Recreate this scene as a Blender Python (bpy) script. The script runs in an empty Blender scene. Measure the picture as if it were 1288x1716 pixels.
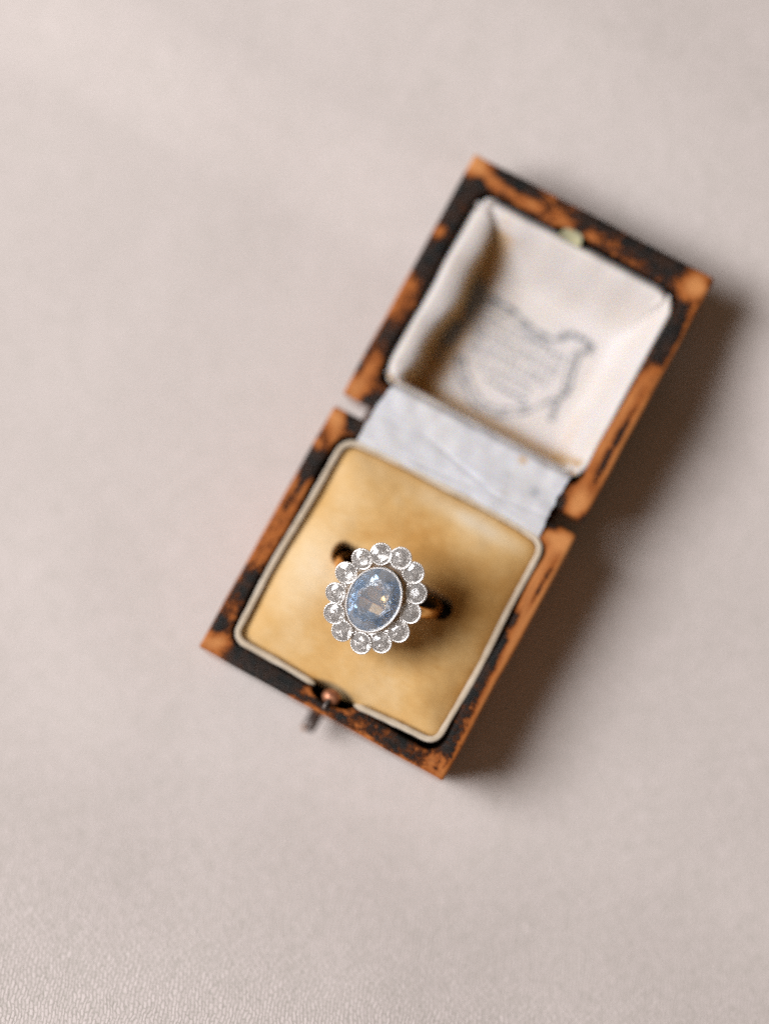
import bpy, bmesh, math, random
from mathutils import Vector, Matrix, Euler, noise as mn

random.seed(7)
MM = 0.001
PI = math.pi
C = bpy.context.scene.collection
S = bpy.context.scene

# ------------------------------------------------------------------ camera, light, exposure
CAM_LOC = Vector((28.50, -39.28, 404.39))
CAM_ROT = Matrix(((0.8758570866, -0.4741344853, 0.0898379300),
                  (0.4822700565, 0.8665788959, -0.1282833185),
                  (-0.0170281091, 0.1556839971, 0.9876601321)))
cd = bpy.data.cameras.new('camera')
cam = bpy.data.objects.new('camera', cd); C.objects.link(cam)
cam.matrix_world = Matrix.Translation(CAM_LOC * MM) @ CAM_ROT.to_4x4()
cd.sensor_fit = 'VERTICAL'; cd.sensor_height = 36.0; cd.sensor_width = 27.0
cd.lens = 18.0 / math.tan(math.radians(12))
cd.clip_start = 0.01; cd.clip_end = 20.0
cd.dof.use_dof = True
cd.dof.focus_distance = 0.380
cd.dof.aperture_fstop = 2.6
S.camera = cam

w = bpy.data.worlds.new('World'); S.world = w; w.use_nodes = True
w.node_tree.nodes['Background'].inputs[0].default_value = (1.0, 0.68, 0.43, 1)
w.node_tree.nodes['Background'].inputs[1].default_value = 0.112

def area(name, direction, dist, sx, sy, power, col):
    ld = bpy.data.lights.new(name, 'AREA'); ld.shape = 'RECTANGLE'
    ld.size = sx; ld.size_y = sy; ld.energy = power; ld.color = col
    o = bpy.data.objects.new(name, ld); C.objects.link(o)
    d = Vector(direction).normalized()
    o.location = d * dist
    o.rotation_euler = d.to_track_quat('Z', 'Y').to_euler()
    return o
# the window to the left of the picture
el = math.radians(50); az = math.radians(203)
area('window_light', (math.cos(el)*math.cos(az), math.cos(el)*math.sin(az), math.sin(el)), 1.15, 0.60, 0.58, 18.6, (0.98, 0.975, 1.0))

S.view_settings.view_transform = 'Standard'; S.view_settings.look = 'None'
S.view_settings.exposure = 0.0; S.view_settings.gamma = 1.0
S.render.engine = 'CYCLES'
S.cycles.max_bounces = 14; S.cycles.transmission_bounces = 12; S.cycles.glossy_bounces = 8
S.cycles.diffuse_bounces = 5
S.cycles.sample_clamp_indirect = 8.0
S.cycles.use_denoising = False

# ------------------------------------------------------------------ helpers
def link(name, verts, faces, mat, parent=None, smooth=True, mats=None, fmat=None):
    me = bpy.data.meshes.new(name)
    me.from_pydata([(v[0]*MM, v[1]*MM, v[2]*MM) for v in verts], [], faces)
    me.update()
    for m in (mats or [mat]): me.materials.append(m)
    if fmat:
        for p, i in zip(me.polygons, fmat): p.material_index = i
    if smooth:
        for p in me.polygons: p.use_smooth = True
    o = bpy.data.objects.new(name, me); C.objects.link(o)
    if parent: o.parent = parent
    return o

def empty(name, loc=(0, 0, 0)):
    o = bpy.data.objects.new(name, None); C.objects.link(o)
    o.location = Vector(loc) * MM
    o.empty_display_size = 0.01
    return o

def grid(nx, ny, f):
    V = [f(i/(nx-1), j/(ny-1)) for j in range(ny) for i in range(nx)]
    F = [(j*nx+i, j*nx+i+1, (j+1)*nx+i+1, (j+1)*nx+i) for j in range(ny-1) for i in range(nx-1)]
    return V, F

def loft(rings, closed=True, cap0=False, cap1=False):
    n = len(rings[0]); V = [p for r in rings for p in r]; F = []
    for k in range(len(rings)-1):
        for i in range(n if closed else n-1):
            a, b = k*n+i, k*n+(i+1) % n
            F.append((a, b, b+n, a+n))
    if cap0: F.append(tuple(range(n-1, -1, -1)))
    if cap1: F.append(tuple(range((len(rings)-1)*n, len(rings)*n)))
    return V, F

def tube(pts, r, n=12, closed=False, rf=None):
    P = [Vector(p) for p in pts]; N = len(P); rings = []
    for i, p in enumerate(P):
        t = (P[(i+1) % N] - P[i-1]) if closed else (P[min(i+1, N-1)] - P[max(i-1, 0)])
        t.normalize()
        up = Vector((0, 0, 1)) if abs(t.z) < .9 else Vector((0, 1, 0))
        s = t.cross(up).normalized(); u = s.cross(t)
        rr = rf(i, N) * r if rf else r
        rings.append([p + (s*math.cos(a) + u*math.sin(a))*rr for a in [2*PI*k/n for k in range(n)]])
    if closed: rings.append(rings[0])
    return loft(rings, True, not closed, not closed)

def sstep(a, b, x):
    t = min(1, max(0, (x-a)/(b-a))); return t*t*(3-2*t)

# ------------------------------------------------------------------ node materials
def mat(name):
    m = bpy.data.materials.new(name); m.use_nodes = True
    nt = m.node_tree; b = nt.nodes['Principled BSDF']
    return m, nt, b
class NT:
    def __init__(s, nt): s.nt = nt
    def n(s, t, **kw):
        nd = s.nt.nodes.new(t)
        for k, v in kw.items():
            if k.startswith('i_'): nd.inputs[int(k[2:]) if k[2:].isdigit() else k[2:].replace('_', ' ')].default_value = v
            else: setattr(nd, k, v)
        return nd
    def l(s, a, b): s.nt.links.new(a, b)
    def math(s, op, a, b=None, c=None):
        nd = s.nt.nodes.new('ShaderNodeMath'); nd.operation = op
        for i, x in enumerate((a, b, c)):
            if x is None: continue
            if isinstance(x, (int, float)): nd.inputs[i].default_value = x
            else: s.l(x, nd.inputs[i])
        return nd.outputs[0]
    def noise(s, vec, scale, detail=4, rough=.55, dist=0):
        nd = s.nt.nodes.new('ShaderNodeTexNoise')
        nd.inputs['Scale'].default_value = scale; nd.inputs['Detail'].default_value = detail
        nd.inputs['Roughness'].default_value = rough; nd.inputs['Distortion'].default_value = dist
        s.l(vec, nd.inputs['Vector']); return nd
    def ramp(s, fac, stops, interp='LINEAR'):
        nd = s.nt.nodes.new('ShaderNodeValToRGB'); cr = nd.color_ramp; cr.interpolation = interp
        while len(cr.elements) > 1: cr.elements.remove(cr.elements[-1])
        cr.elements[0].position = stops[0][0]; cr.elements[0].color = (*stops[0][1], 1)
        for p, c in stops[1:]:
            e = cr.elements.new(p); e.color = (*c, 1)
        s.l(fac, nd.inputs[0]); return nd.outputs[0]
    def mix(s, fac, a, b, blend='MIX'):
        nd = s.nt.nodes.new('ShaderNodeMix'); nd.data_type = 'RGBA'; nd.blend_type = blend
        for i, x in ((0, fac), (6, a), (7, b)):
            if isinstance(x, (int, float)): nd.inputs[i].default_value = x
            elif isinstance(x, tuple): nd.inputs[i].default_value = (*x, 1)
            else: s.l(x, nd.inputs[i])
        return nd.outputs[2]
    def bump(s, h, dist, strength=1.0, normal=None):
        nd = s.nt.nodes.new('ShaderNodeBump'); nd.inputs['Distance'].default_value = dist
        nd.inputs['Strength'].default_value = strength; s.l(h, nd.inputs['Height'])
        if normal: s.l(normal, nd.inputs['Normal'])
        return nd.outputs[0]
    def obj(s, scale=1000.0):      # object coordinates in millimetres
        tc = s.nt.nodes.new('ShaderNodeTexCoord'); vm = s.nt.nodes.new('ShaderNodeVectorMath'); vm.operation = 'SCALE'
        vm.inputs['Scale'].default_value = scale; s.l(tc.outputs['Object'], vm.inputs[0]); return vm.outputs[0]

# cloth ---------------------------------------------------------------
m_cloth, nt, b = mat('woven_cloth'); N = NT(nt)
co = N.obj()
rot = N.n('ShaderNodeMapping'); rot.inputs['Rotation'].default_value = (0, 0, math.radians(-29)); N.l(co, rot.inputs[0])
wob = N.noise(rot.outputs[0], .22, 3)
wv = N.n('ShaderNodeVectorMath', operation='SCALE'); N.l(wob.outputs['Color'], wv.inputs[0]); wv.inputs['Scale'].default_value = 2.2
wob2 = N.noise(rot.outputs[0], 1.3, 2)
wv2 = N.n('ShaderNodeVectorMath', operation='SCALE'); N.l(wob2.outputs['Color'], wv2.inputs[0]); wv2.inputs['Scale'].default_value = .32
ad = N.n('ShaderNodeVectorMath', operation='ADD'); N.l(rot.outputs[0], ad.inputs[0]); N.l(wv.outputs[0], ad.inputs[1])
ad2 = N.n('ShaderNodeVectorMath', operation='ADD'); N.l(ad.outputs[0], ad2.inputs[0]); N.l(wv2.outputs[0], ad2.inputs[1])
# threads: upright floats about 0.9 mm apart, staggered like a plain weave
br_m = N.n('ShaderNodeMapping'); br_m.inputs['Rotation'].default_value = (0, 0, math.radians(97)); N.l(ad2.outputs[0], br_m.inputs[0])
br = N.n('ShaderNodeTexBrick'); N.l(br_m.outputs[0], br.inputs['Vector'])
br.inputs['Scale'].default_value = 1.0; br.inputs['Brick Width'].default_value = 1.25; br.inputs['Row Height'].default_value = .60
br.inputs['Mortar Size'].default_value = .24; br.inputs['Mortar Smooth'].default_value = 1.0; br.inputs['Bias'].default_value = 0
br.inputs['Color1'].default_value = (.15, .15, .15, 1); br.inputs['Color2'].default_value = (1, 1, 1, 1); br.inputs['Mortar'].default_value = (.5, .5, .5, 1)
stm = N.n('ShaderNodeMapping'); stm.inputs['Scale'].default_value = (2.6, 1.2, 1); stm.inputs['Rotation'].default_value = (0, 0, .12); N.l(ad.outputs[0], stm.inputs[0])
strk = N.noise(stm.outputs[0], 1.0, 3, .6)
weave = N.math('ADD', N.math('MULTIPLY', br.outputs['Fac'], -.95), N.math('MULTIPLY', N.math('SUBTRACT', br.outputs['Color'], .5), .95))
weave = N.math('ADD', N.math('ADD', weave, .38), N.math('MULTIPLY', N.math('SUBTRACT', strk.outputs[0], .5), 1.7))
fib = N.noise(co, 5.0, 3, .6)
slub = N.noise(rot.outputs[0], .5, 4, .6)
hgt = N.math('ADD', weave, N.math('MULTIPLY', N.math('SUBTRACT', fib.outputs[0], .5), 1.4))
hgt = N.math('ADD', hgt, N.math('MULTIPLY', N.math('SUBTRACT', slub.outputs[0], .5), .35))
fac = N.math('ADD', N.math('MULTIPLY', hgt, .44), .50)
c1 = N.ramp(fac, [(.05, (.36, .340, .295)), (.36, (.555, .503, .468)), (.60, (.665, .590, .563)), (.90, (.74, .66, .635))])
big = N.noise(co, .035, 4, .6)
c2 = N.mix(N.math('MULTIPLY', big.outputs[0], .18), c1, (.60, .555, .505))
mott = N.noise(co, .13, 4, .65)
c3 = N.mix(.08, c2, N.ramp(mott.outputs[0], [(.35, (.53, .50, .45)), (.6, (.68, .60, .58))]))
N.l(c3, b.inputs['Base Color']); b.inputs['Roughness'].default_value = .95
b.inputs['Specular IOR Level'].default_value = .1
b.inputs['Sheen Weight'].default_value = .15; b.inputs['Sheen Roughness'].default_value = .6
N.l(N.bump(hgt, .00005, .7), b.inputs['Normal'])

# worn painted leather ---------------------------------------------------
def leather(name, paint=True):
    m, nt, b = mat(name); N = NT(nt); co = N.obj()
    at = N.n('ShaderNodeAttribute', attribute_name='wear')
    ru = N.n('ShaderNodeAttribute', attribute_name='rim_run')
    n1 = N.noise(co, .42, 5, .62, .6); n2 = N.noise(ru.outputs['Vector'], 1.5, 5, .68, .9); n3 = N.noise(co, 6.5, 3, .6); n5 = N.noise(co, 2.1, 4, .72, .5)
    wv = N.math('ADD', at.outputs['Fac'], N.math('MULTIPLY', N.math('SUBTRACT', n1.outputs[0], .5), .75))
    wv = N.math('ADD', wv, N.math('MULTIPLY', N.math('SUBTRACT', n2.outputs[0], .5), 1.0))
    wv = N.math('ADD', wv, N.math('MULTIPLY', N.math('SUBTRACT', n3.outputs[0], .5), .32))
    wv = N.math('ADD', wv, N.math('MULTIPLY', N.math('SUBTRACT', n5.outputs[0], .5), 1.35))
    org = N.mix(N.ramp(n2.outputs[0], [(.35, (0, 0, 0)), (.7, (1, 1, 1))]), (.25, .060, .009), (.49, .158, .033))
    pale = N.mix(N.math('MULTIPLY', N.math('SUBTRACT', at.outputs['Fac'], .72), 1.6), org, (.60, .25, .080))
    clampn = pale.node; clampn.clamp_factor = True
    dark = N.mix(N.ramp(n1.outputs[0], [(.42, (0, 0, 0)), (.66, (1, 1, 1))]), (.006, .007, .0065), (.038, .017, .009))
    rus = N.mix(n2.outputs[0], (.085, .022, .006), (.24, .062, .012))
    mid = N.mix(N.ramp(wv, [(.34, (0, 0, 0)), (.50, (1, 1, 1))]), dark, rus)
    col = N.mix(N.ramp(wv, [(.55, (0, 0, 0)), (.62, (1, 1, 1))]), mid, pale)
    N.l(col, b.inputs['Base Color'])
    N.l(N.ramp(wv, [(.3, (.34,)*3), (.6, (.58,)*3)]), b.inputs['Roughness'])
    b.inputs['Specular IOR Level'].default_value = .16
    h = N.math('ADD', N.math('MULTIPLY', N.ramp(wv, [(.36, (1, 1, 1)), (.52, (0, 0, 0))]), .8), N.math('MULTIPLY', n3.outputs[0], .7))
    h = N.math('ADD', h, N.math('MULTIPLY', n2.outputs[0], .6))
    N.l(N.bump(h, .00014, .8), b.inputs['Normal'])
    return m
m_leather = leather('worn_leather')

# velvet -----------------------------------------------------------------
m_velvet, nt, b = mat('gold_velvet'); N = NT(nt); co = N.obj()
n1 = N.noise(co, .075, 3, .5, .3); n2 = N.noise(co, .45, 5, .6); n3 = N.noise(co, 5, 3, .7)
st = N.n('ShaderNodeMapping'); st.inputs['Scale'].default_value = (.5, 4.0, 1); st.inputs['Rotation'].default_value = (0, 0, .5); N.l(co, st.inputs[0])
n4 = N.noise(st.outputs[0], 1.1, 3, .6)
f = N.math('ADD', N.math('MULTIPLY', n1.outputs[0], .62), N.math('MULTIPLY', n2.outputs[0], .17))
f = N.math('ADD', f, N.math('MULTIPLY', n4.outputs[0], .22))
wearv = N.n('ShaderNodeAttribute', attribute_name='wear')
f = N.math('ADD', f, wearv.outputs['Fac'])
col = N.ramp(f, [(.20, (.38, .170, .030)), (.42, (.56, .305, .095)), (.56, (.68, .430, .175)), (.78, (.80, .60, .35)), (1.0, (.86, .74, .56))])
col = N.mix(N.math('MULTIPLY', n3.outputs[0], .16), col, (.46, .26, .08))
N.l(col, b.inputs['Base Color']); b.inputs['Roughness'].default_value = .9
b.inputs['Specular IOR Level'].default_value = .1
b.inputs['Sheen Weight'].default_value = .3; b.inputs['Sheen Roughness'].default_value = .45; b.inputs['Sheen Tint'].default_value = (1, .85, .6, 1)
N.l(N.bump(N.math('ADD', n3.outputs[0], N.math('MULTIPLY', n4.outputs[0], .8)), .00012, .6), b.inputs['Normal'])

# piping cord ------------------------------------------------------------
m_cord, nt, b = mat('cream_cord'); N = NT(nt); co = N.obj()
n1 = N.noise(co, .5, 4, .6); n2 = N.noise(co, 7, 2, .6)
at = N.n('ShaderNodeAttribute', attribute_name='groove')
col = N.ramp(n1.outputs[0], [(.3, (.56, .45, .33)), (.65, (.73, .64, .53))])
col = N.mix(at.outputs['Fac'], col, (.46, .36, .23))
N.l(col, b.inputs['Base Color']); b.inputs['Roughness'].default_value = .8
N.l(N.bump(n2.outputs[0], .0001, .5), b.inputs['Normal'])

# satin (lid lining, flap) -------------------------------------------------
def satin(name, base, spots=()):
    m, nt, b = mat(name); N = NT(nt); co = N.obj()
    n1 = N.noise(co, .12, 4, .6); n2 = N.noise(co, .8, 4, .6)
    col = N.mix(N.ramp(n1.outputs[0], [(.35, (0, 0, 0)), (.75, (.6, .6, .6))]), base, (base[0]*.95, base[1]*.90, base[2]*.80))
    at = N.n('ShaderNodeAttribute', attribute_name='stain_shade')
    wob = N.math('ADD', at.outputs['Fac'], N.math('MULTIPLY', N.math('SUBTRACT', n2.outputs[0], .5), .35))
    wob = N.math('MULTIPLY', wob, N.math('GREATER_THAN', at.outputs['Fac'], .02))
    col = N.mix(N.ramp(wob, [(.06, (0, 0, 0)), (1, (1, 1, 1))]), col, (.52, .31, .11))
    at2 = N.n('ShaderNodeAttribute', attribute_name='spot')
    col = N.mix(at2.outputs['Fac'], col, (.20, .22, .26))
    N.l(col, b.inputs['Base Color']); b.inputs['Roughness'].default_value = .55
    b.inputs['Specular IOR Level'].default_value = .35
    b.inputs['Sheen Weight'].default_value = .15
    b.inputs['Subsurface Weight'].default_value = .35
    b.inputs['Subsurface Radius'].default_value = (1.0, .62, .30)
    b.inputs['Subsurface Scale'].default_value = .0022
    st = N.n('ShaderNodeMapping'); st.inputs['Scale'].default_value = (8, 1, 1); N.l(co, st.inputs[0])
    n3 = N.noise(st.outputs[0], 2, 3, .6)
    N.l(N.bump(N.math('ADD', n3.outputs[0], N.math('MULTIPLY', n2.outputs[0], 2)), .00008, .5), b.inputs['Normal'])
    return m
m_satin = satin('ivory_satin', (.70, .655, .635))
m_flap = satin('pale_silk', (.64, .645, .68))

def simple(name, col, rough=.5, metal=0.0, spec=.5, nscale=None, col2=None, bump=0):
    m, nt, b = mat(name); b.inputs['Base Color'].default_value = (*col, 1)
    b.inputs['Roughness'].default_value = rough; b.inputs['Metallic'].default_value = metal
    b.inputs['Specular IOR Level'].default_value = spec
    if nscale:
        N = NT(nt); n = N.noise(N.obj(), nscale, 4, .6)
        N.l(N.ramp(n.outputs[0], [(.35, col), (.65, col2 or col)]), b.inputs['Base Color'])
        if bump: N.l(N.bump(n.outputs[0], bump, .7), b.inputs['Normal'])
    return m
m_ink = simple('printing_ink', (.13, .14, .15), .7, nscale=.8, col2=(.30, .30, .30))
m_ink2 = simple('faded_ink', (.24, .25, .26), .7, nscale=.8, col2=(.42, .41, .40))
m_plat = simple('platinum', (.93, .91, .88), .30, .8, nscale=3, col2=(.74, .71, .68), bump=.00003)
m_mill = simple('milgrain_platinum', (.93, .91, .89), .32, .8)
m_wgold = simple('aged_gold_gallery', (.72, .55, .36), .34, .9, nscale=2.5, col2=(.52, .38, .23), bump=.00004)
m_gold = simple('rose_gold', (.95, .52, .17), .26, 1.0, nscale=2.0, col2=(.80, .42, .13), bump=.00003)
m_copper = simple('copper_ball', (.55, .24, .13), .40, .5, nscale=1.1, col2=(.20, .065, .030), bump=.0001)
m_rod = simple('blackened_metal', (.05, .055, .06), .35, .5, nscale=1.1, col2=(.16, .12, .10), bump=.00005)
m_rodtip = simple('worn_copper_tip', (.45, .24, .12), .45, .4, nscale=2, col2=(.25, .13, .07))
m_brass = simple('brass_catch', (.50, .45, .22), .6, .2, nscale=.9, col2=(.30, .30, .22))
m_inner = simple('inner_wood_dark_recess', (.010, .007, .005), .9, spec=.1, nscale=1.2, col2=(.022, .012, .007), bump=.0001)
m_hinge = simple('dark_hinge_leather', (.03, .014, .008), .6, nscale=.8, col2=(.10, .030, .010), bump=.0001)

def gem(name, col, ior, trans, rough=0.0, base=None):
    m, nt, b = mat(name); b.inputs['Base Color'].default_value = (*col, 1)
    b.inputs['IOR'].default_value = ior; b.inputs['Transmission Weight'].default_value = trans
    b.inputs['Roughness'].default_value = rough
    return m, nt, b
m_foil = simple('silver_foil', (.96, .94, .92), .12, 1.0)
m_bluefoil = simple('blue_pavilion_facets', (.70, .82, .95), .0, 1.0)
m_sapphire, nt, b = gem('pale_blue_sapphire', (.55, .68, .88), 1.64, .82)
N = NT(nt); co = N.obj(); n0 = N.noise(co, .45, 4, .6, .8)
# angular pale and blue patches, painted to imitate light and dark facets
dst = N.n('ShaderNodeVectorMath', operation='SCALE'); N.l(n0.outputs['Color'], dst.inputs[0]); dst.inputs['Scale'].default_value = 1.2
zz = N.n('ShaderNodeVectorMath', operation='ADD'); N.l(co, zz.inputs[0]); N.l(dst.outputs[0], zz.inputs[1])
vo = N.n('ShaderNodeTexVoronoi'); vo.inputs['Scale'].default_value = .75; N.l(zz.outputs[0], vo.inputs['Vector'])
vs = N.n('ShaderNodeSeparateColor'); N.l(vo.outputs['Color'], vs.inputs[0])
facet_tone = N.math('ADD', N.math('MULTIPLY', vs.outputs[0], .45), N.math('MULTIPLY', n0.outputs[0], .55))
N.l(N.ramp(facet_tone, [(.25, (.50, .66, .87)), (.46, (.74, .84, .95)), (.66, (.98, .98, 1.0))]), b.inputs['Base Color'])
m_diamond, nt, b = gem('old_cut_diamond', (.95, .94, .93), 1.8, .85)

# ------------------------------------------------------------------ the cloth
def cloth_z(x, y):
    s = x*.50 - y*.864
    l = -x*.864 - y*.50
    t = s + .28*l
    z = 0.0
    if t > 34: z += 25.0*(1-math.exp(-((t-34)/46.0)**1.7))
    # behind the lid the cloth rises and carries its far edge
    z += 6.3*sstep(50, 72, y) + 5.0*sstep(68, 105, y)
    far = sstep(28, 60, math.hypot(x, y-15))
    z += far*(1.1*mn.noise(Vector((x*.018, y*.018, 3.3))) + .35*mn.noise(Vector((x*.05, y*.05, 9))))
    return z - .02
def f(u, v):
    a, bb = (u-.5)*2, (v-.5)*2
    x = a*150 + (a**5)*950; y = bb*150 + 15 + (bb**5)*950
    return (x, y, cloth_z(x, y) if max(abs(x), abs(y)) < 320 else cloth_z(max(-320, min(320, x)), max(-320, min(320, y))))
V, F = grid(420, 420, f)
cloth = link('fabric_backdrop', V, F, m_cloth); cloth['kind'] = 'structure'
cloth['label'] = 'pale grey beige woven fabric spread under the box'

# ------------------------------------------------------------------ ring box
box = empty('ring_box')
box['label'] = 'open antique ring box of worn black and orange leather with gold velvet cushion'
box['category'] = 'ring box'

def rim_shell(name, W, y0, y1, H, blobs, inner, notch, mat_, parent, floor_z, wear_base, mirror_hinge, side_bulge=0.0):
    """a square leather tray; corners at (+-W/2, y0) and (+-W/2, y1); rim plane at z = H.
    blobs: (side, s_mm, t_mm, rs, rt, amp): t from the outer edge inwards. sides: F y0 edge (s from -x), R, B, L (s from y0)."""
    nS = 150
    rc = .55
    def ring_pts(d, z, innerf=0.0):
        # outline inset by d; innerf 1 -> follow the wavy inner opening
        out = []
        x0, x1, a, bq = -W/2+d, W/2-d, y0+d, y1-d
        r = max(.25, rc*(1-innerf) + 2.6*innerf)
        def side(p, q, sid):
            for i in range(nS):
                t = i/nS
                x = p[0]+(q[0]-p[0])*t; y = p[1]+(q[1]-p[1])*t
                out.append([x, y, z, sid])
        side((x0+r, a), (x1-r, a), 'F')
        for i in range(8):
            an = -PI/2 + (PI/2)*i/8; out.append([x1-r+r*math.cos(an), a+r+r*math.sin(an), z, 'FR'])
        side((x1, a+r), (x1, bq-r), 'R')
        for i in range(8):
            an = (PI/2)*i/8; out.append([x1-r+r*math.cos(an), bq-r+r*math.sin(an), z, 'RB'])
        side((x1-r, bq), (x0+r, bq), 'B')
        for i in range(8):
            an = PI/2+(PI/2)*i/8; out.append([x0+r+r*math.cos(an), bq-r+r*math.sin(an), z, 'BL'])
        side((x0, bq-r), (x0, a+r), 'L')
        for i in range(8):
            an = PI+(PI/2)*i/8; out.append([x0+r+r*math.cos(an), a+r+r*math.sin(an), z, 'LF'])
        if innerf > 0:
            for p in out:
                dx = dy = 0
                dF, dR, dB, dL = inner
                # shift of each side of the opening (+ is inwards), blended at the corners
                wl = sstep(W/2-8, -(W/2-8), p[0]); wr = 1-wl
                wf = sstep(y1-8, y0+8, p[1]); wb = 1-wf
                p[0] += (dL*wl - dR*wr)*innerf; p[1] += (dF*wf - dB*wb)*innerf
                p[0] += .18*innerf*math.sin(p[1]*.33+.7); p[1] += .18*innerf*math.sin(p[0]*.31)
                if notch:
                    sgn, cx, hw, dep = notch
                    near = (p[3] == 'F' and sgn < 0) or (p[3] == 'B' and sgn > 0)
                    if near and abs(p[0]-cx) < hw:
                        q = 1-((p[0]-cx)/hw)**2
                        p[1] += sgn*dep*(q**.5)*innerf
        for p in out:     # slight hand-made unevenness of the outside
            k = mn.noise(Vector((p[0]*.12, p[1]*.12, H*.3+z*.05)))*.16
            p[0] += k*(1 if p[0] > 0 else -1)*(1 if p[3] in 'LR' else 0); p[1] += k*(1 if p[3] == 'B' else -1)*(1 if p[3] in 'FB' else 0)
        return out
    top = H
    prof = [(1.2, floor_z, 0), (.8, floor_z+.5, 0), (.55, floor_z+3, 0), (.35, floor_z+(top-floor_z)*.5, 0), (.15, top-2.2, 0), (.05, top-1.0, 0), (0, top-.55, 0), (.04, top-.33, 0), (.16, top-.14, 0), (.36, top-.03, 0),
            (.7, top+.02, 0), (1.2, top+.03, .1), (1.8, top+.02, .3), (2.3, top, .6), (2.75, top-.01, 1), (2.95, top-.08, 1), (3.05, top-.3, 1), (3.1, top-1.0, 1), (3.15, top-4, 1), (3.2, floor_z+1.1, 1)]
    rings = [ring_pts(*p) for p in prof]
    V = []; wear = []; run = []
    for (d, z, fi), r in zip(prof, rings):
        for p in r:
            V.append((p[0], p[1], p[2]+.07*mn.noise(Vector((p[0]*.3, p[1]*.3, 5)))))
            x, y = p[0], p[1]
            tF, tR, tB, tL = y-y0, W/2-x, y1-y, x+W/2
            wv = wear_base
            tm = min((tF, 0), (tR, 1), (tB, 2), (tL, 3))
            al = x if tm[1] in (0, 2) else y
            run += [al*.30, tm[0]*1.15, z*1.15 + tm[1]*13.0 + H]
            for (sd, s, t, rs, rt, am) in blobs:
                if sd == 'F': ss, tt = x+W/2, tF
                elif sd == 'B': ss, tt = x+W/2, tB
                elif sd == 'R': ss, tt = y-y0, tR
                else: ss, tt = y-y0, tL
                e = ((ss-s)/rs)**2 + ((tt-t)/rt)**2
                if e < 9: wv += am*.86*math.exp(-e)
            if z < top-1.6: wv += .06
            wear.append(wv)
    n = len(rings[0]); F = []
    for k in range(len(rings)-1):
        for i in range(n):
            a_, b_ = k*n+i, k*n+(i+1) % n
            F.append((a_, b_, b_+n, a_+n))
    nside = len(F)
    F.append(tuple(range(n-1, -1, -1)))
    k0 = (len(rings)-1)*n; F.append(tuple(range(k0, k0+n)))
    fm = [0]*len(F)
    for k in range(16, len(rings)-1):
        for i in range(n): fm[k*n+i] = 1
    fm[-1] = 1
    o = link(name, V, F, None, parent, True, [mat_, m_inner], fm)
    at = o.data.attributes.new('wear', 'FLOAT', 'POINT')
    at.data.foreach_set('value', wear)
    o.data.attributes.new('rim_run', 'FLOAT_VECTOR', 'POINT').data.foreach_set('vector', run)
    return o

BW, BH, BD = 45.0, 17.0, 45.4
# blobs: positive amounts lay the orange leather bare, negative keep the black paint
base_blobs = [
 # front (s from the left corner)
 ('F', 1.2, 1.4, 2.2, 1.6, .75), ('F', 3.4, 2.6, 1.4, 1.0, .35), ('F', 9, 1.6, 5.5, 2.2, -.50), ('F', 15, 1.8, 4, 2.2, -.35),
 ('F', 17.4, .2, 1.4, .35, .5), ('F', 22, 2.0, 3.2, 1.6, .14), ('F', 19.1, 2.4, 1.1, .8, .40), ('F', 25.6, 2.6, 1.4, .8, .40), ('F', 21, .15, 2.2, .5, .45),
 ('F', 21.5, 1.6, 2.2, .9, -.30), ('F', 26, 1.4, 2.4, .8, -.22), ('F', 29, 2.2, 3.5, 1.6, .0), ('F', 35.5, 1.8, 3.2, 1.6, -.20), ('F', 31, .1, 7, .28, .40), ('F', 39.5, .1, 3, .3, .42),
 ('F', 42.3, 2.2, 1.7, 1.5, .75), ('F', 43.6, 1.0, 1.4, 1.1, .55), ('F', 43.0, 1.6, .5, .9, -.85),
 # right (s from the front corner)
 ('R', 4.5, 2.2, 3.0, 1.3, -.25), ('R', 10, 2.4, 3.5, 1.1, -.12), ('R', 15.5, 2.4, 3, 1.2, -.12), ('R', 22, 2.6, 4.5, 1.0, -.55), ('R', 20, 2.0, 2.5, .8, -.25),
 ('R', 8, .25, 9, .45, .55), ('R', 16, .5, 5, .8, .55), ('R', 24, .8, 5, 1.1, .75), ('R', 31, 1.2, 4.5, 1.9, .75), ('R', 37, 2.4, 4.5, 1.3, .75), ('R', 38, .3, 6, .7, .75),
 ('R', 43, 1.6, 3.0, 2.4, .70), ('R', 34.5, 1.25, 3.6, .34, -1.15), ('R', 39.6, .9, 2.6, .22, -.75), ('R', 28.3, 2.4, 1.2, .5, -1.1),
 # left (s from the front corner)
 ('L', 2.4, 2.4, 1.6, 1.4, .65), ('L', 4.2, 1.4, 1.9, .9, -.60), ('L', 8, 1.8, 3.0, 1.5, .18), ('L', 12.6, 2.4, 2.6, 1.5, -.45), ('L', 11.4, .9, 1.4, .8, -.2),
 ('L', 19, 1.8, 5.5, 2.6, .30), ('L', 25, 1.8, 4, 2.2, .30), ('L', 30.4, 2.5, 2.6, .8, .60), ('L', 31.0, .7, 2.2, .6, .52), ('L', 31, 1.6, 4.2, .42, -.60),
 ('L', 35.6, 1.7, 2.5, 1.9, -.55), ('L', 38.4, 1.0, .9, .8, .85), ('L', 40.5, 2.6, 2.3, .9, .65), ('L', 43.4, 1.2, 2.0, 1.6, .75), ('L', 20, .1, 16, .3, .30),
 # back
 ('B', 1.6, 1.6, 1.6, 1.5, .55), ('B', 3.4, .8, 1.2, .9, -.85), ('B', 4.8, 1.2, 1.0, 1.0, -.5), ('B', 40.5, 2.2, 2.2, .9, .7), ('B', 43.4, 2, 1.4, 1.4, .6), ('B', 39.8, .6, 2.2, .9, -.6), ('B', 20, 1.5, 14, 3, -.3)]
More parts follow.
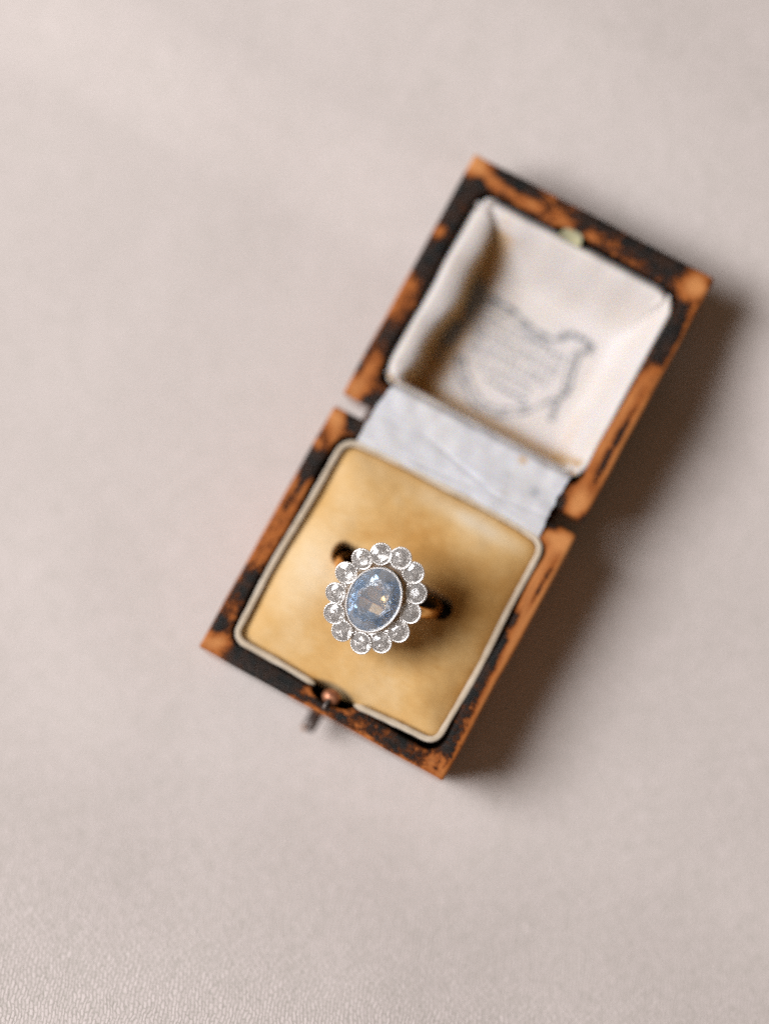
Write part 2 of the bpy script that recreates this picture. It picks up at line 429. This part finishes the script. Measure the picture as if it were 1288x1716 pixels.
base = rim_shell('base_tray', BW, -BD/2, BD/2, BH, base_blobs, (.25, 0.0, .1, .05), (-1, .45, 3.7, 1.5), m_leather, box, .1, .40, False)

# cushion opening outline (closed polyline, counter-clockwise from the front left)
def opening(inset, n=240):
    # corner points of the piping centre line, measured
    c = [(-18.55, -19.0), (19.0, -18.3), (18.6, 19.4), (-18.3, 19.0)]
    pts = []
    cx = sum(p[0] for p in c)/4; cy = sum(p[1] for p in c)/4
    r = 2.6 - inset*.5
    q = [Vector((p[0] - math.copysign(inset, p[0]), p[1] - math.copysign(inset, p[1]))) for p in c]
    for k in range(4):
        A, B_ = q[k], q[(k+1) % 4]; d = (B_-A).normalized(); nrm = Vector((-d.y, d.x))
        Cn = q[(k+2) % 4]; d2 = (Cn-B_).normalized()
        s0, s1 = A + d*r, B_ - d*r
        m = n//4 - 10
        for i in range(m):
            t = i/m; bow = (math.sin(PI*t)**1)*(.42, .22, .50, .22)[k]
            wv = .12*math.sin(t*9+k*1.7)
            # sides bow a little outwards from the corners, corners bite in
            p = s0.lerp(s1, t) + nrm*(.25 - bow + wv)
            pts.append(p)
        e0 = s1 + nrm*(.25+.12*math.sin(9+k*1.7)); 
        e1 = B_ + d2*r + Vector((-d2.y, d2.x))*(.25+.12*math.sin((k+1) % 4*1.7))
        for i in range(10):
            t = i/10; cp = B_ + (nrm+Vector((-d2.y, d2.x)))*.4
            p = e0*(1-t)**2 + cp*2*t*(1-t) + e1*t*t
            pts.append(p)
    return pts
pipe = opening(0.0)
def in_notch(p): return p[1] < -15 and -3.3 < p[0]-.45 < 3.5
# the cord: two strands side by side, with a groove between them; open at the clasp
start = next(i for i in range(len(pipe)) if pipe[i].x > 3.9 and pipe[i].y < -15)
order = [pipe[(start+i) % len(pipe)] for i in range(len(pipe))]
order = [p for p in order if not in_notch(p)]
def resample(P, n, closed=False):
    P = [Vector(p) for p in P]
    if closed: P = P+[P[0]]
    L = [0]
    for a, b_ in zip(P, P[1:]): L.append(L[-1]+(b_-a).length)
    out = []; j = 0
    for i in range(n):
        s = L[-1]*i/(n-1)
        while j < len(L)-2 and L[j+1] < s: j += 1
        t = (s-L[j])/max(1e-9, L[j+1]-L[j]); out.append(P[j].lerp(P[j+1], min(1, max(0, t))))
    return out
order = resample(order, 420)
rings = []; groove = []
for i, p in enumerate(order):
    t = (order[min(i+1, 419)] - order[max(i-1, 0)]).normalized(); s = Vector((t.y, -t.x))   # outward
    prof = []
    end = min(1, min(i, 419-i)/5+.35)
    for k in range(16):
        a = 2*PI*k/16
        ww = (.49+.09*mn.noise(Vector((p.x*.5, p.y*.5, 8))))*end; hh = .46*end
        px, pz = math.cos(a)*ww, math.sin(a)*hh
        g = math.exp(-((px+.02)/.16)**2) if pz > 0 else 0
        pz -= .16*g
        j = .07*mn.noise(Vector((p.x*2, p.y*2, k))) + .12*mn.noise(Vector((p.x*.35, p.y*.35, 3)))
        prof.append((p.x+s.x*px, p.y+s.y*px, 17.0+pz+j + .12*math.sin(i*.07))); groove.append(g)
    rings.append(prof)
V, F = loft(rings, True, True, True)
cord = link('piping', V, F, m_cord, base)
cord.data.attributes.new('groove', 'FLOAT', 'POINT').data.foreach_set('value', groove)

# velvet cushion with the ring slot and its dents
inner = opening(.45, 240)
cen = Vector((.2, .1))
NR = 120
def cushion_z(x, y, e):
    z = 15.9 + 1.75*(1-(1-min(1, e/.42))**2.2) + .25*e
    z += .18*mn.noise(Vector((x*.16, y*.16, 1.7))) + .06*mn.noise(Vector((x*.5, y*.5, 4)))
    # slot across the cushion
    sx = max(0, abs(x+.1)-9.0)
    sy = (y-1.75)
    dd = math.hypot(sx*1.0, sy)
    z -= 11.5*(1-sstep(1.35, 2.0, dd))
    z -= .35*math.exp(-(dd/3.2)**2)
    # dent behind the clasp
    dn = math.hypot((x-.5)/4.0, (y+19.2)/1.7)
    z -= 5.0*(1-sstep(.6, 1.2, dn))
    dn2 = math.hypot((x-5.2)/2.2, (y+17.9)/.9); z -= .5*math.exp(-dn2*dn2)
    return z
V = []; wear = []
n = len(inner)
for k in range(NR):
    q = k/(NR-1)          # 0 edge -> 1 centre
    for p in inner:
        pp = Vector((p[0], p[1])).lerp(cen, q*.9995)
        V.append((pp.x, pp.y, cushion_z(pp.x, pp.y, q)))
        x, y = pp.x, pp.y
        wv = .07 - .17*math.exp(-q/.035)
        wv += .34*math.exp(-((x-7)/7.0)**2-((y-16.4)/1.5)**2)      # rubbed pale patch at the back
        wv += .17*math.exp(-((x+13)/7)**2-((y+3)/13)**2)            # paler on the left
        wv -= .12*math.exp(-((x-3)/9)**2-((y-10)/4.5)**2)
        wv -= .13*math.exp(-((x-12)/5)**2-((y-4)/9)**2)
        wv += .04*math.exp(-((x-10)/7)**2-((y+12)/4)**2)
        wear.append(wv)
F = [(k*n+i, k*n+(i+1) % n, (k+1)*n+(i+1) % n, (k+1)*n+i) for k in range(NR-1) for i in range(n)]
fmt = [1 if (V[q[0]][2]+V[q[2]][2])/2 < 14.6 and abs(V[q[0]][1]-1.75) < 4 else 0 for q in F]  # bare board in the slot, coloured near-black to paint in the recess shade
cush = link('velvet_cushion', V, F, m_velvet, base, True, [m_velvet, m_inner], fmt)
cush.data.attributes.new('wear', 'FLOAT', 'POINT').data.foreach_set('value', wear)

# clasp: copper ball on its stem behind the front rim
def uvball(c, r, nu=24, nv=14, sq=(1, 1, 1)):
    rings = [[(c[0]+r*sq[0]*math.sin(th)*math.cos(ph), c[1]+r*sq[1]*math.sin(th)*math.sin(ph), c[2]-r*sq[2]*math.cos(th))
              for ph in [2*PI*i/nu for i in range(nu)]] for th in [max(.02, min(PI-.02, PI*j/nv)) for j in range(nv+1)]]
    return loft(rings, True, True, True)
V, F = uvball((.25, -19.45, 16.1), 1.45, sq=(1.08, .92, .75)); link('clasp_ball', V, F, m_copper, base)
V, F = tube([(.1, -21.9, 16.85), (.15, -21.2, 17.0), (.2, -20.4, 17.0), (.25, -19.8, 16.6)], .42, 10); link('clasp_stem', V, F, m_rod, base)
# push button in the front wall
rings = []
for y, r in ((-22.0, 1.15), (-24.6, 1.15), (-25.3, 1.12), (-25.6, .95), (-25.7, .5)):
    rings.append([(-1.35 + r*math.cos(a), y, 5.6 + r*math.sin(a)) for a in [2*PI*i/20 for i in range(20)]])
V, F = loft(rings, True, True, True)
pb_ = link('push_button', V, F, m_rod, base)
rings = [[(-1.9 + r*math.cos(a), y, 6.3 + r*math.sin(a)) for a in [2*PI*i/14 for i in range(14)]] for y, r in ((-25.2, .5), (-25.85, .5), (-25.95, .3))]
V, F = loft(rings, True, True, True); link('worn_spot', V, F, m_rodtip, pb_)

# ------------------------------------------------------------------ lid
LW, LD, ANG = 44.62, 45.5, math.radians(4.2)
lid_blobs = [
 # F is the hinge edge (s from -x), B the far edge
 ('L', 1.6, 1.6, 2.6, 1.8, .95), ('L', 6.5, 2.2, 2.6, 1.2, .60), ('L', 9.5, 1.3, 2.2, .8, .25), ('L', 6.6, .6, 2.4, .6, -.25), ('L', 11.5, 1.8, 3.0, 2.2, -.45), ('L', 12, .2, 6, .3, .45),
 ('L', 17.5, 1.0, 3.2, 1.3, .34), ('L', 21.5, 1.4, 2, .9, .30), ('L', 25.8, 1.8, 3.0, 2.6, -.55), ('L', 31.0, 1.2, 1.2, 1.0, .62), ('L', 22, .15, 8, .3, .3),
 ('L', 36.5, 1.9, 4.2, 2.6, -.55), ('L', 36.2, 2.9, 1.0, .7, .45), ('L', 44.3, 1.0, 2.0, 1.7, .85),
 ('B', .9, 1.4, 1.8, 1.8, .8), ('B', 4.3, 2.6, 2.6, .9, .80), ('B', 8.3, 3.2, 2.2, .45, .65), ('B', 8, 1.3, 4, 1.0, -.5), ('B', 2.6, 4.4, 1.5, 1.0, -.8), ('B', 12.4, 3.3, 1.7, .9, .80), ('B', 14.4, .7, 2, .8, .22),
 ('B', 16.5, 2.2, 2, 1.6, .14), ('B', 18.4, 3.5, 2.0, .9, .62), ('B', 23.6, 3.2, 1.1, 1.2, .62), ('B', 22.5, 1.4, 3.4, 1.0, -.45), ('B', 26.8, 2.8, 1.6, 1.0, .30), ('B', 30.5, 1.4, 3.5, 1.5, -.3),
 ('B', 33.5, 3.8, 4.5, .45, .60), ('B', 36.3, 1.7, 3.0, 1.9, -.65), ('B', 42.6, 2.4, 2.0, 1.9, 1.0), ('B', 43.8, 1.2, .9, .5, -.6),
 ('R', 42.6, 2.4, 2.1, 1.9, .5), ('R', 37.5, 2.4, 1.8, 1.2, -.25), ('R', 37.8, .6, 2.4, .7, .25), ('R', 32.2, 2.4, 3.4, 1.5, -.60), ('R', 33, .15, 6, .35, .75), ('R', 26.2, 1.4, 2.5, 1.5, .40),
 ('R', 20.5, 2.6, 5, 1.1, .75), ('R', 12, 3.0, 5, 1.0, .75), ('R', 19, .4, 7, .6, .75), ('R', 10, .4, 6, .6, .70), ('R', 16.5, 1.45, 3.4, .38, -.75), ('R', 9.5, 1.5, 2.8, .38, -.85),
 ('R', 3.0, 2.2, 3, 1.8, .85), ('R', .8, .6, 1.2, 1.0, -.5),
 ('F', 3.8, .7, 1.4, .8, -.35), ('F', 5.6, 1.4, 1.4, 1.3, -.05), ('F', 42.8, 1.8, 1.6, 2.0, .7), ('F', 40.0, 1.0, 1.2, 1.4, -.5), ('F', 22, 2, 14, 3, -.3)]
lid = rim_shell('lid', LW, 0.0, LD, 0.0, lid_blobs, (1.3, .55, 1.55, .45), (1, -1.6, 3.2, .9), m_leather, box, -13.0, .40, True)
lid.location = (0, 24.98*MM, 17.09*MM)
lid.rotation_euler = (ANG, 0, 0)

# padded satin lining: one quilted surface running over the walls and the bottom
LX0, LX1, LY0, LY1 = -18.8, 18.8, 4.9, 40.5
FLOOR = -10.0
def lining_z(x, y):
    dl, dr, df, db = x-LX0, LX1-x, y-LY0, LY1-y
    def lwall(d):
        d *= .92 + .12*math.sin(y*.16+.4) + .06*math.sin(y*.5)
        if d <= 0: return -2.0
        if d < 4.1: return -2.0 + 2.3*math.sin(min(1, d/1.6)*PI/2) - 1.3*(d/4.1)**4
        k = min(1, (d-4.1)/.8); return -1.0 + (FLOOR+1.0)*(1-(1-k)**2)**.5 if k < 1 else FLOOR
    def wall(d, wd, puff):
        # from the rim: rolls over as a soft pad, then drops to the floor
        if d <= 0: return -1.6
        t = d/wd
        if t >= 1: return FLOOR
        z = -1.6 + 1.8*math.sin(min(1, d/1.5)*PI/2)
        k = max(0, (t-puff)/(1-puff))
        return z + (FLOOR-z)*(k**1.7 if puff < .4 else 1-(1-k*k)**.5)
    # pads: left is wide and puffed, right slopes broadly, far wall slopes long
    zl = lwall(dl); zr = wall(dr, 7.0, .16); zf = wall(df, 2.3, .40); zb = wall(db, 9.0, .06)
    zs = sorted((zl, zr, zf, zb), reverse=True)
    def ease(d, wd):
        if d <= 0: return -1.6
        if d >= wd: return FLOOR
        t = d/wd
        return -1.6 + 1.8*math.sin(min(1, d/1.5)*PI/2) + FLOOR*(.5-.5*math.cos(PI*t))*1.0 - .2*t
    zb = ease(db, 11.5); zr = ease(dr, 7.5)+1.2*math.exp(-(dr/.8)**2)
    # smooth union, so that neighbouring pads flow into each other
    kk = .9
    m0 = max(zl, zr, zf, zb)
    zu = m0 + math.log(sum(math.exp((q-m0)/kk) for q in (zl, zr, zf, zb))/4)*kk*.6
    zs = sorted((zl, zr, zf, zb), reverse=True)
    z = max(FLOOR, zu)
    # a soft crease where two pads meet in a corner
    gap = zs[0]-zs[1]
    if zs[1] > FLOOR+.5: z -= .5*math.exp(-(gap/.8)**2)*sstep(FLOOR+.5, FLOOR+5, zs[1])
    if z <= FLOOR+.01: z = FLOOR
    else:
        z += .42*mn.noise(Vector((x*.20, y*.20, 7)))*sstep(FLOOR, FLOOR+2, z)
    return z
NX, NY = 230, 230
V = []; stain_shade = []
for j in range(NY):
    for i in range(NX):
        x = LX0 + (LX1-LX0)*i/(NX-1); y = LY0 + (LY1-LY0)*j/(NY-1)
        # rounded corners of the opening
        px, py = x, y; r = 4.2
        cx = min(max(x, LX0+r), LX1-r); cy = min(max(y, LY0+r), LY1-r)
        if (x != cx) and (y != cy):
            dx, dy = x-cx, y-cy; m_ = max(abs(dx), abs(dy)); L_ = math.hypot(dx, dy)
            if L_ > 0: px, py = cx+dx*m_/L_, cy+dy*m_/L_
        z = lining_z(x, y)
        V.append((px, py, z))
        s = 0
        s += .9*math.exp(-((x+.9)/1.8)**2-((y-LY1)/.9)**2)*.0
        s += 1.0*math.exp(-((x+13.2)/3.6)**4-((y-21)/17)**4) if z < -3 else 0  # brown shade beside the left pad, painted into the floor colour
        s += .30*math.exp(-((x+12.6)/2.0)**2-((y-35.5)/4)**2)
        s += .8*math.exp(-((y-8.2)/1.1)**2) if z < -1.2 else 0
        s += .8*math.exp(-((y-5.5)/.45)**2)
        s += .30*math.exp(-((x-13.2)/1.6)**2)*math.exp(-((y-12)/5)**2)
        stain_shade.append(s)
F = [(j*NX+i, j*NX+i+1, (j+1)*NX+i+1, (j+1)*NX+i) for j in range(NY-1) for i in range(NX-1)]
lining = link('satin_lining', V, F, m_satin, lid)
lining.data.attributes.new('stain_shade', 'FLOAT', 'POINT').data.foreach_set('value', stain_shade)

# brass catch plate seen in the far notch
V, F = [], []
def boxmesh(x0, x1, y0, y1, z0, z1):
    v = [(x, y, z) for z in (z0, z1) for y in (y0, y1) for x in (x0, x1)]
    f_ = [(0, 2, 3, 1), (4, 5, 7, 6), (0, 1, 5, 4), (2, 6, 7, 3), (0, 4, 6, 2), (1, 3, 7, 5)]
    return v, f_
def catch(u, v):
    x = -1.6 + (u-.5)*3.8; d = (1-((u-.5)*2)**2)**.5 if abs(u-.5) < .5 else 0
    return (x, LY1 + .2 + v*1.3*d - (1-v)*1.0, .15 - v*.3 - (1-v)*.6*d)
V, F = grid(24, 8, catch)
o = link('brass_catch', V, F, m_brass, lid)
o.modifiers.new('thickness', 'SOLIDIFY').thickness = .0003

# printed scroll and lettering on the bottom of the lid
def stroke(pts, wid, z):
    P = resample(smooth(pts), 40); V = []; F = []
    for i, p in enumerate(P):
        t = (P[min(i+1, 39)]-P[max(i-1, 0)]).normalized(); s = Vector((-t.y, t.x))*wid*.80*(.5+.3*math.sin(i*.9))
        V += [(p.x+s.x, p.y+s.y, z), (p.x-s.x, p.y-s.y, z)]
    F = [(2*i, 2*i+1, 2*i+3, 2*i+2) for i in range(39)]
    return V, F
def smooth(P):
    P = [Vector((p[0], p[1])) for p in P]
    for _ in range(3):
        Q = [P[0]]
        for a, b_ in zip(P, P[1:]): Q += [a.lerp(b_, .25), a.lerp(b_, .75)]
        Q.append(P[-1]); P = Q
    return P
ZP = FLOOR + .05
SV, SF = [], []
def addst(p, w_):
    global SV, SF
    v, f_ = stroke(p, w_, ZP + .002*len(SF)/39); k = len(SV); SV += v; SF += [tuple(i+k for i in q) for q in f_]
addst([(-12.3, 27.4), (-10.8, 27.9), (-8.8, 26.9), (-6.6, 27.0), (-4.5, 26.8), (-2, 25.9), (0.0, 25.5), (3.4, 25.5), (5.1, 27.4)], .85)
addst([(4.2, 27.0), (5.1, 27.9), (7.2, 28.1), (9.4, 27.9), (9.9, 27.0), (8.9, 26.6)], .95)
addst([(9.4, 27.8), (8.5, 26.1), (8.4, 24.6), (9.1, 21.3), (9.7, 19.3), (8.9, 17.8)], .65)
addst([(9.7, 19.3), (8.8, 17.8), (8.9, 15.8), (9.4, 13.3)], .95)
addst([(-9.8, 16.0), (-8.0, 12.9), (-5.8, 11.8), (-4.2, 9.9), (-1.3, 9.4), (1.6, 10.0), (5.4, 12.9), (8.2, 17.2)], .45)
addst([(-13.4, 26.0), (-14.0, 22.5), (-13.4, 19.2), (-12.6, 16.0), (-12.2, 13.5)], .9)
addst([(-13.2, 29.6), (-12.8, 27.6), (-11.5, 25.8), (-12.5, 24.0), (-11.2, 22.6)], 1.3)
addst([(-10.2, 25.5), (-11.5, 21.5), (-10.6, 19.5)], .8)
addst([(-14.2, 21.5), (-12.4, 20.8), (-12.0, 18.2), (-13.0, 16.6)], 1.1)
addst([(-11.6, 29.0), (-10.9, 26.8), (-9.4, 25.6)], 1.0)
for q in range(7):
    addst([(-13.6+.5*q, 28.4-.3*q), (-12.9+.35*q, 26.2-.5*q), (-13.5+.6*q, 23.8-.4*q)], .5)
    addst([(-14.0+.35*q, 22.0-.2*q), (-13.2+.4*q, 19.6-.3*q), (-13.6+.3*q, 17.4-.2*q)], .45)
addst([(-12.0, 26.3), (-8.9, 25.7), (-4.5, 25.6), (0, 24.5), (3.6, 24.3)], .4)
addst([(7.6, 26.0), (7.5, 24.4), (8.1, 21.2), (8.7, 19.0)], .4)
addst([(-8.6, 16.0), (-7.0, 13.8), (-4.8, 12.3), (-2.6, 10.9), (-.9, 10.6), (1.4, 11.2), (4.9, 13.9)], .35)
addst([(-3.6, 14.6), (0.4, 14.2), (4.0, 14.4)], .5)
sc = link('printed_scroll', SV, SF, m_ink, lid, smooth=False)
bm = bmesh.new()
for txt, x, y, sz in (('GOLDSMITHS', -1.6, 22.6, 2.1), ('SILVERSMITHS', -1.4, 20.2, 2.0), ('& JEWELLERS', -1.2, 17.9, 1.9), ('LONDON', -.8, 15.6, 1.7)):
    cu = bpy.data.curves.new('t', 'FONT'); cu.body = txt; cu.size = sz*1.25; cu.align_x = 'CENTER'; cu.space_character = 1.05
    to = bpy.data.objects.new('t', cu); C.objects.link(to)
    bpy.context.view_layer.update()
    me = bpy.data.meshes.new_from_object(to.evaluated_get(bpy.context.evaluated_depsgraph_get()))
    me.transform(Matrix.Translation((x*MM, y*MM, ZP*MM)) @ Matrix.Scale(MM, 4))
    bm.from_mesh(me); bpy.data.objects.remove(to); bpy.data.meshes.remove(me); bpy.data.curves.remove(cu)
me = bpy.data.meshes.new('printed_lettering'); bm.to_mesh(me); bm.free(); me.materials.append(m_ink2)
o = bpy.data.objects.new('printed_lettering', me); C.objects.link(o); o.parent = lid

# ------------------------------------------------------------------ hinge and silk flap
def f(u, v):
    x = -17.6 + 35.6*u; y = 21.2 + 7.4*v
    return (x, y, 15.9 - 1.5*math.sin(PI*v) + .15*math.sin(x*.9))
V, F = grid(30, 12, f)
hg = link('leather_hinge', V, F, m_hinge, box)
hg.modifiers.new('thickness', 'SOLIDIFY').thickness = .0006
def f(u, v):
    xa = -16.3 + .25*mn.noise(Vector((v*9, 1, 1))) + .5*math.sin(v*PI)*-1.0 + v*.9; xb = 17.3 + .2*mn.noise(Vector((v*9, 5, 1))) - .4*math.sin(v*PI) - v*.1
    x = xa + (xb-xa)*u
    y = 18.9 + 11.9*v + .35*u
    ybr = y
    if v < .06: z = 16.5 + (v/.06)*.75
    elif v < .38: z = 17.30
    elif v < .60: z = 17.30 - .10*math.sin((v-.38)/.22*PI)**2
    else: z = 17.30 + (v-.60)*1.6
    if v > .86: z -= ((v-.86)/.14)**2*1.6
    z += .16*mn.noise(Vector((x*.35, y*.35, 2))) - .22*math.exp(-((y-24.6-.22*(x+4)*-1+.0)/.35)**2)*math.exp(-((x-1)/8)**2) - .15*math.exp(-((y-21.2-.10*x)/.3)**2) + .05*math.sin(x*1.3+2*mn.noise(Vector((x*.3, 2, 2))))*sstep(26.5, 29.5, y) + .05*math.sin(x*.9+1)*sstep(22, 19.5, y)*(y < 22) + .12*math.sin((x*.25+y*.55))*math.exp(-((x-2)/7)**2) + .34
    return (x, y, z)
NXF, NYF = 120, 60
V, F = grid(NXF, NYF, f)
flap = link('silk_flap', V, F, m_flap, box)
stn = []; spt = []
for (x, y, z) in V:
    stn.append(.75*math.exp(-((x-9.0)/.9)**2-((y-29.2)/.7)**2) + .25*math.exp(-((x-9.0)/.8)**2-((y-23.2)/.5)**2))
    spt.append(.55*math.exp(-((x-13.2)/.9)**2-((y-25.6)/.8)**2) + .18*math.exp(-((x-8.2)/1.0)**2-((y-25.9)/.6)**2))
flap.data.attributes.new('stain_shade', 'FLOAT', 'POINT').data.foreach_set('value', stn)
flap.data.attributes.new('spot', 'FLOAT', 'POINT').data.foreach_set('value', spt)

# ------------------------------------------------------------------ the ring
TH = math.radians(20)
HC = Vector((-.32, -3.10, 28.04))
ring = empty('gemstone_ring', HC)
ring.rotation_euler = (TH, 0, 0)
ring['label'] = 'cluster ring with oval pale blue stone and halo of clear round stones in the slot'
ring['category'] = 'ring'
# ring local frame: origin at the middle of the halo plane, z away from the finger, y along the long axis of the stone

# hoop in the local x-z plane
RO = 9.75
def hoop_ring(a):
    # a from -PI/2 (bottom) round; thick rose gold band, wider at the shoulders
    top = max(0, math.sin(a))
    wdt = .85 + .45*top**4; thk = .55 + .15*top
    cx, cz = math.cos(a), math.sin(a)
    cr = RO - .7
    out = []
    for k in range(16):
        b_ = 2*PI*k/16
        rr = cr + thk*math.copysign(abs(math.cos(b_))**.8, math.cos(b_)); yy = wdt*math.copysign(abs(math.sin(b_))**.8, math.sin(b_))
        out.append((rr*cx, yy, rr*cz - 11.6))
    return out
rings = [hoop_ring(2*PI*i/120) for i in range(120)]; rings.append(rings[0])
V, F = loft(rings); link('gold_band', V, F, m_gold, ring)

# gallery: openwork cup of gold under the centre stone
def oval(rx, ry, z, n=64, cx=0, cy=0, wob=0, k=0):
    return [(cx+rx*math.cos(a)*(1+wob*math.cos(k*a)), cy+ry*math.sin(a)*(1+wob*math.cos(k*a)), z) for a in [2*PI*i/n for i in range(n)]]
CX, CY = -.02, -.02
prof = [(2.6, 3.2, -2.4), (3.2, 4.2, -1.2), (3.75, 5.0, -.2), (4.05, 5.25, .7), (4.12, 5.32, 1.1), (4.02, 5.2, 1.12), (3.7, 4.9, .6), (3.1, 4.2, -.6), (2.4, 3.1, -2.2)]
V, F = loft([oval(a, b_, z, 72, CX, CY) for a, b_, z in prof] + [oval(2.6, 3.2, -2.4, 72, CX, CY)])
link('gold_gallery', V, F, m_wgold, ring)

# milgrain bezel round the centre stone
nb = 96
rings = []
for (dr, z, bead) in ((.06, .85, 0), (.18, 1.10, .3), (.20, 1.36, 1), (.13, 1.50, 1), (.02, 1.52, 1), (-.10, 1.42, .4), (-.16, 1.2, 0), (-.08, .85, 0)):
    r = []
    for i in range(nb*4):
        a = 2*PI*i/(nb*4); bd = .06*bead*math.cos(nb*a)
        r.append((CX+(4.10+dr+bd*.5)*math.cos(a), CY+(5.30+dr+bd*.5)*math.sin(a), z + bd))
    rings.append(r)
rings.append(rings[0])
V, F = loft(rings); link('milgrain_bezel', V, F, m_mill, ring)

# centre stone: oval mixed cut, table + crown + girdle + pavilion, flat facets
def faceted(rx, ry, tab, crown, pav, n, culet=.0, keel=0.0):
    """brilliant style facets: table n-gon, star/kite/upper girdle, then pavilion mains"""
    V, F = [], []
    def P(k, f_, z, off=0.0):
        a = 2*PI*(k+off)/n
        V.append((rx*f_*math.cos(a), ry*f_*math.sin(a), z)); return len(V)-1
    T = [P(k, tab, crown) for k in range(n)]
    M_ = [P(k, (tab+1)/2*1.02, crown*.56, .5) for k in range(n)]
    G = [P(k*.5, 1.0, 0) for k in range(2*n)]      # girdle, 2n points, even = k, odd = k+.5
    G2 = [P(k*.5, 1.0, -.12) for k in range(2*n)]
    Q = [P(k, .58, -pav*.52, .0) for k in range(n)]
    F.append(tuple(T))
    for k in range(n):
        k1 = (k+1) % n
        F.append((T[k], M_[k], T[k1]))                              # star
        F.append((T[k1], M_[k], G[(2*k1) % (2*n)], M_[k1]))         # kite
        F.append((M_[k], G[2*k], G[2*k+1]))                         # upper girdle
        F.append((M_[k], G[2*k+1], G[(2*k+2) % (2*n)]))
        for j in (2*k, 2*k+1):
            j1 = (j+1) % (2*n); F.append((G[j], G2[j], G2[j1], G[j1]))
        F.append((G2[2*k], Q[k], G2[2*k+1])); F.append((G2[2*k+1], Q[k1], G2[(2*k+2) % (2*n)])); F.append((G2[2*k+1], Q[k], Q[k1]))
    # keel along y
    V.append((0, ry*keel, -pav)); V.append((0, -ry*keel, -pav)); c1_, c2_ = len(V)-2, len(V)-1
    for k in range(n):
        k1 = (k+1) % n
        ang_ = 2*PI*(k+.5)/n
        apex = c1_ if math.sin(ang_) > 0 else c2_
        F.append((Q[k], apex, Q[k1]))
    if keel > 0:
        # close the strip between the two keel ends at the x extremes
        for k in range(n):
            s0, s1 = math.sin(2*PI*(k-.5)/n), math.sin(2*PI*(k+.5)/n)
            if (s0 > 0) != (s1 > 0):
                a0 = c1_ if s0 > 0 else c2_; a1 = c1_ if s1 > 0 else c2_
                F.append((Q[k], a0, a1))
    return V, F
V, F = faceted(4.02, 5.22, .56, 1.25, 2.0, 10, keel=.42)
me_tmp = [(x+CX, y+CY, z+1.28-.05) for x, y, z in V]
def zc(f_): return sum(V[i][2] for i in f_)/len(f_)
o = link('blue_centre_stone', me_tmp, F, None, ring, False, [m_sapphire, m_bluefoil], [1 if -1.1 < zc(f_) < -.13 and len(f_) == 3 else 0 for f_ in F])
bm = bmesh.new(); bm.from_mesh(o.data); bmesh.ops.recalc_face_normals(bm, faces=bm.faces); bm.to_mesh(o.data); bm.free()
o['label'] = 'pale blue oval faceted stone'

# thirteen collets round it, each with its milgrain rim and clear stone
pos = [(-2.42, 6.70), (.60, 7.61), (3.40, 6.51), (5.25, 3.86), (5.90, .67), (5.62, -2.92), (4.0, -5.87), (1.22, -7.56), (-2.33, -7.23), (-4.67, -5.34), (-5.94, -2.34), (-5.93, 1.35), (-4.69, 4.57)]
def collet_mesh():
    nb = 26; n = nb*4; rings = []
    for (r0, z, bead) in ((.75, -1.5, 0), (1.15, -.9, 0), (1.46, -.3, 0), (1.55, -.02, .2), (1.56, .12, 1), (1.47, .22, 1), (1.38, .22, .8), (1.29, .12, .2), (1.22, -.05, 0), (1.02, -.45, 0), (.5, -.85, 0), (.02, -.95, 0)):
        rings.append([((r0+.03*bead*math.cos(nb*a))*math.cos(a), (r0+.03*bead*math.cos(nb*a))*math.sin(a), z+.016*bead*math.cos(nb*a)) for a in [2*PI*i/n for i in range(n)]])
    return loft(rings, True, True, True)
CV, CF = collet_mesh()
DV, DF = faceted(1.43, 1.43, .44, .42, .72, 7)
DM = [1 if sum(DV[i][2] for i in f_)/len(f_) < -.13 else 0 for f_ in DF]
col0 = dia0 = None
for i, (x, y) in enumerate(pos):
    if col0 is None:
        c_ = link('stone_collet', CV, CF, m_plat, ring); d_ = link('clear_round_stone', DV, DF, None, c_, False, [m_diamond, m_foil], DM)
        bm = bmesh.new(); bm.from_mesh(d_.data); bmesh.ops.recalc_face_normals(bm, faces=bm.faces); bm.to_mesh(d_.data); bm.free()
        d_.location = (0, 0, .06*MM)
        col0, dia0 = c_, d_
    else:
        c_ = col0.copy(); C.objects.link(c_); c_.parent = ring
        d_ = dia0.copy(); C.objects.link(d_); d_.parent = c_
    a = math.atan2(y, x)
    tl = math.radians(7 + 3*math.sin(i*2.1))
    c_.location = (x*MM, y*MM, (-.05+.05*math.sin(i*1.7))*MM)
    c_.rotation_euler = Euler((-math.sin(a)*tl*1.0, math.cos(a)*tl, i*.7))
    sc_ = 1.165 + .05*math.sin(i*3.1)
    c_.scale = (sc_, sc_, 1)
    d_.rotation_euler = (math.radians(9*math.sin(i*5)), math.radians(9*math.cos(i*3)), i*1.3)

# plate that carries the halo, and the small grains in the gaps
V, F = loft([oval(5.9, 7.4, -.9, 64), oval(6.2, 7.7, -.6, 64), oval(5.9, 7.4, -.35, 64), oval(4.2, 5.4, -.35, 64), oval(4.0, 5.2, -.9, 64), oval(5.9, 7.4, -.9, 64)])
link('halo_plate', V, F, m_plat, ring)
g0 = None
for i in range(13):
    (x0, y0_), (x1, y1_) = pos[i], pos[(i+1) % 13]
    mx, my = (x0+x1)/2, (y0_+y1_)/2
    for kf, rr in ((.845, .24), (.90, .20)):
        mx2, my2 = mx*kf, my*kf
        if g0 is None:
            V, F = uvball((0, 0, 0), .24, 12, 8); g0 = link('metal_grain', V, F, m_mill, ring); gg = g0
        else:
            gg = g0.copy(); C.objects.link(gg); gg.parent = ring
        off = .17 if kf > .85 else -.17
        d = Vector((x1-x0, y1_-y0_)).normalized()*off
        gg.location = ((mx2+d.x)*MM, (my2+d.y)*MM, .12*MM); gg.scale = (rr/.24,)*3
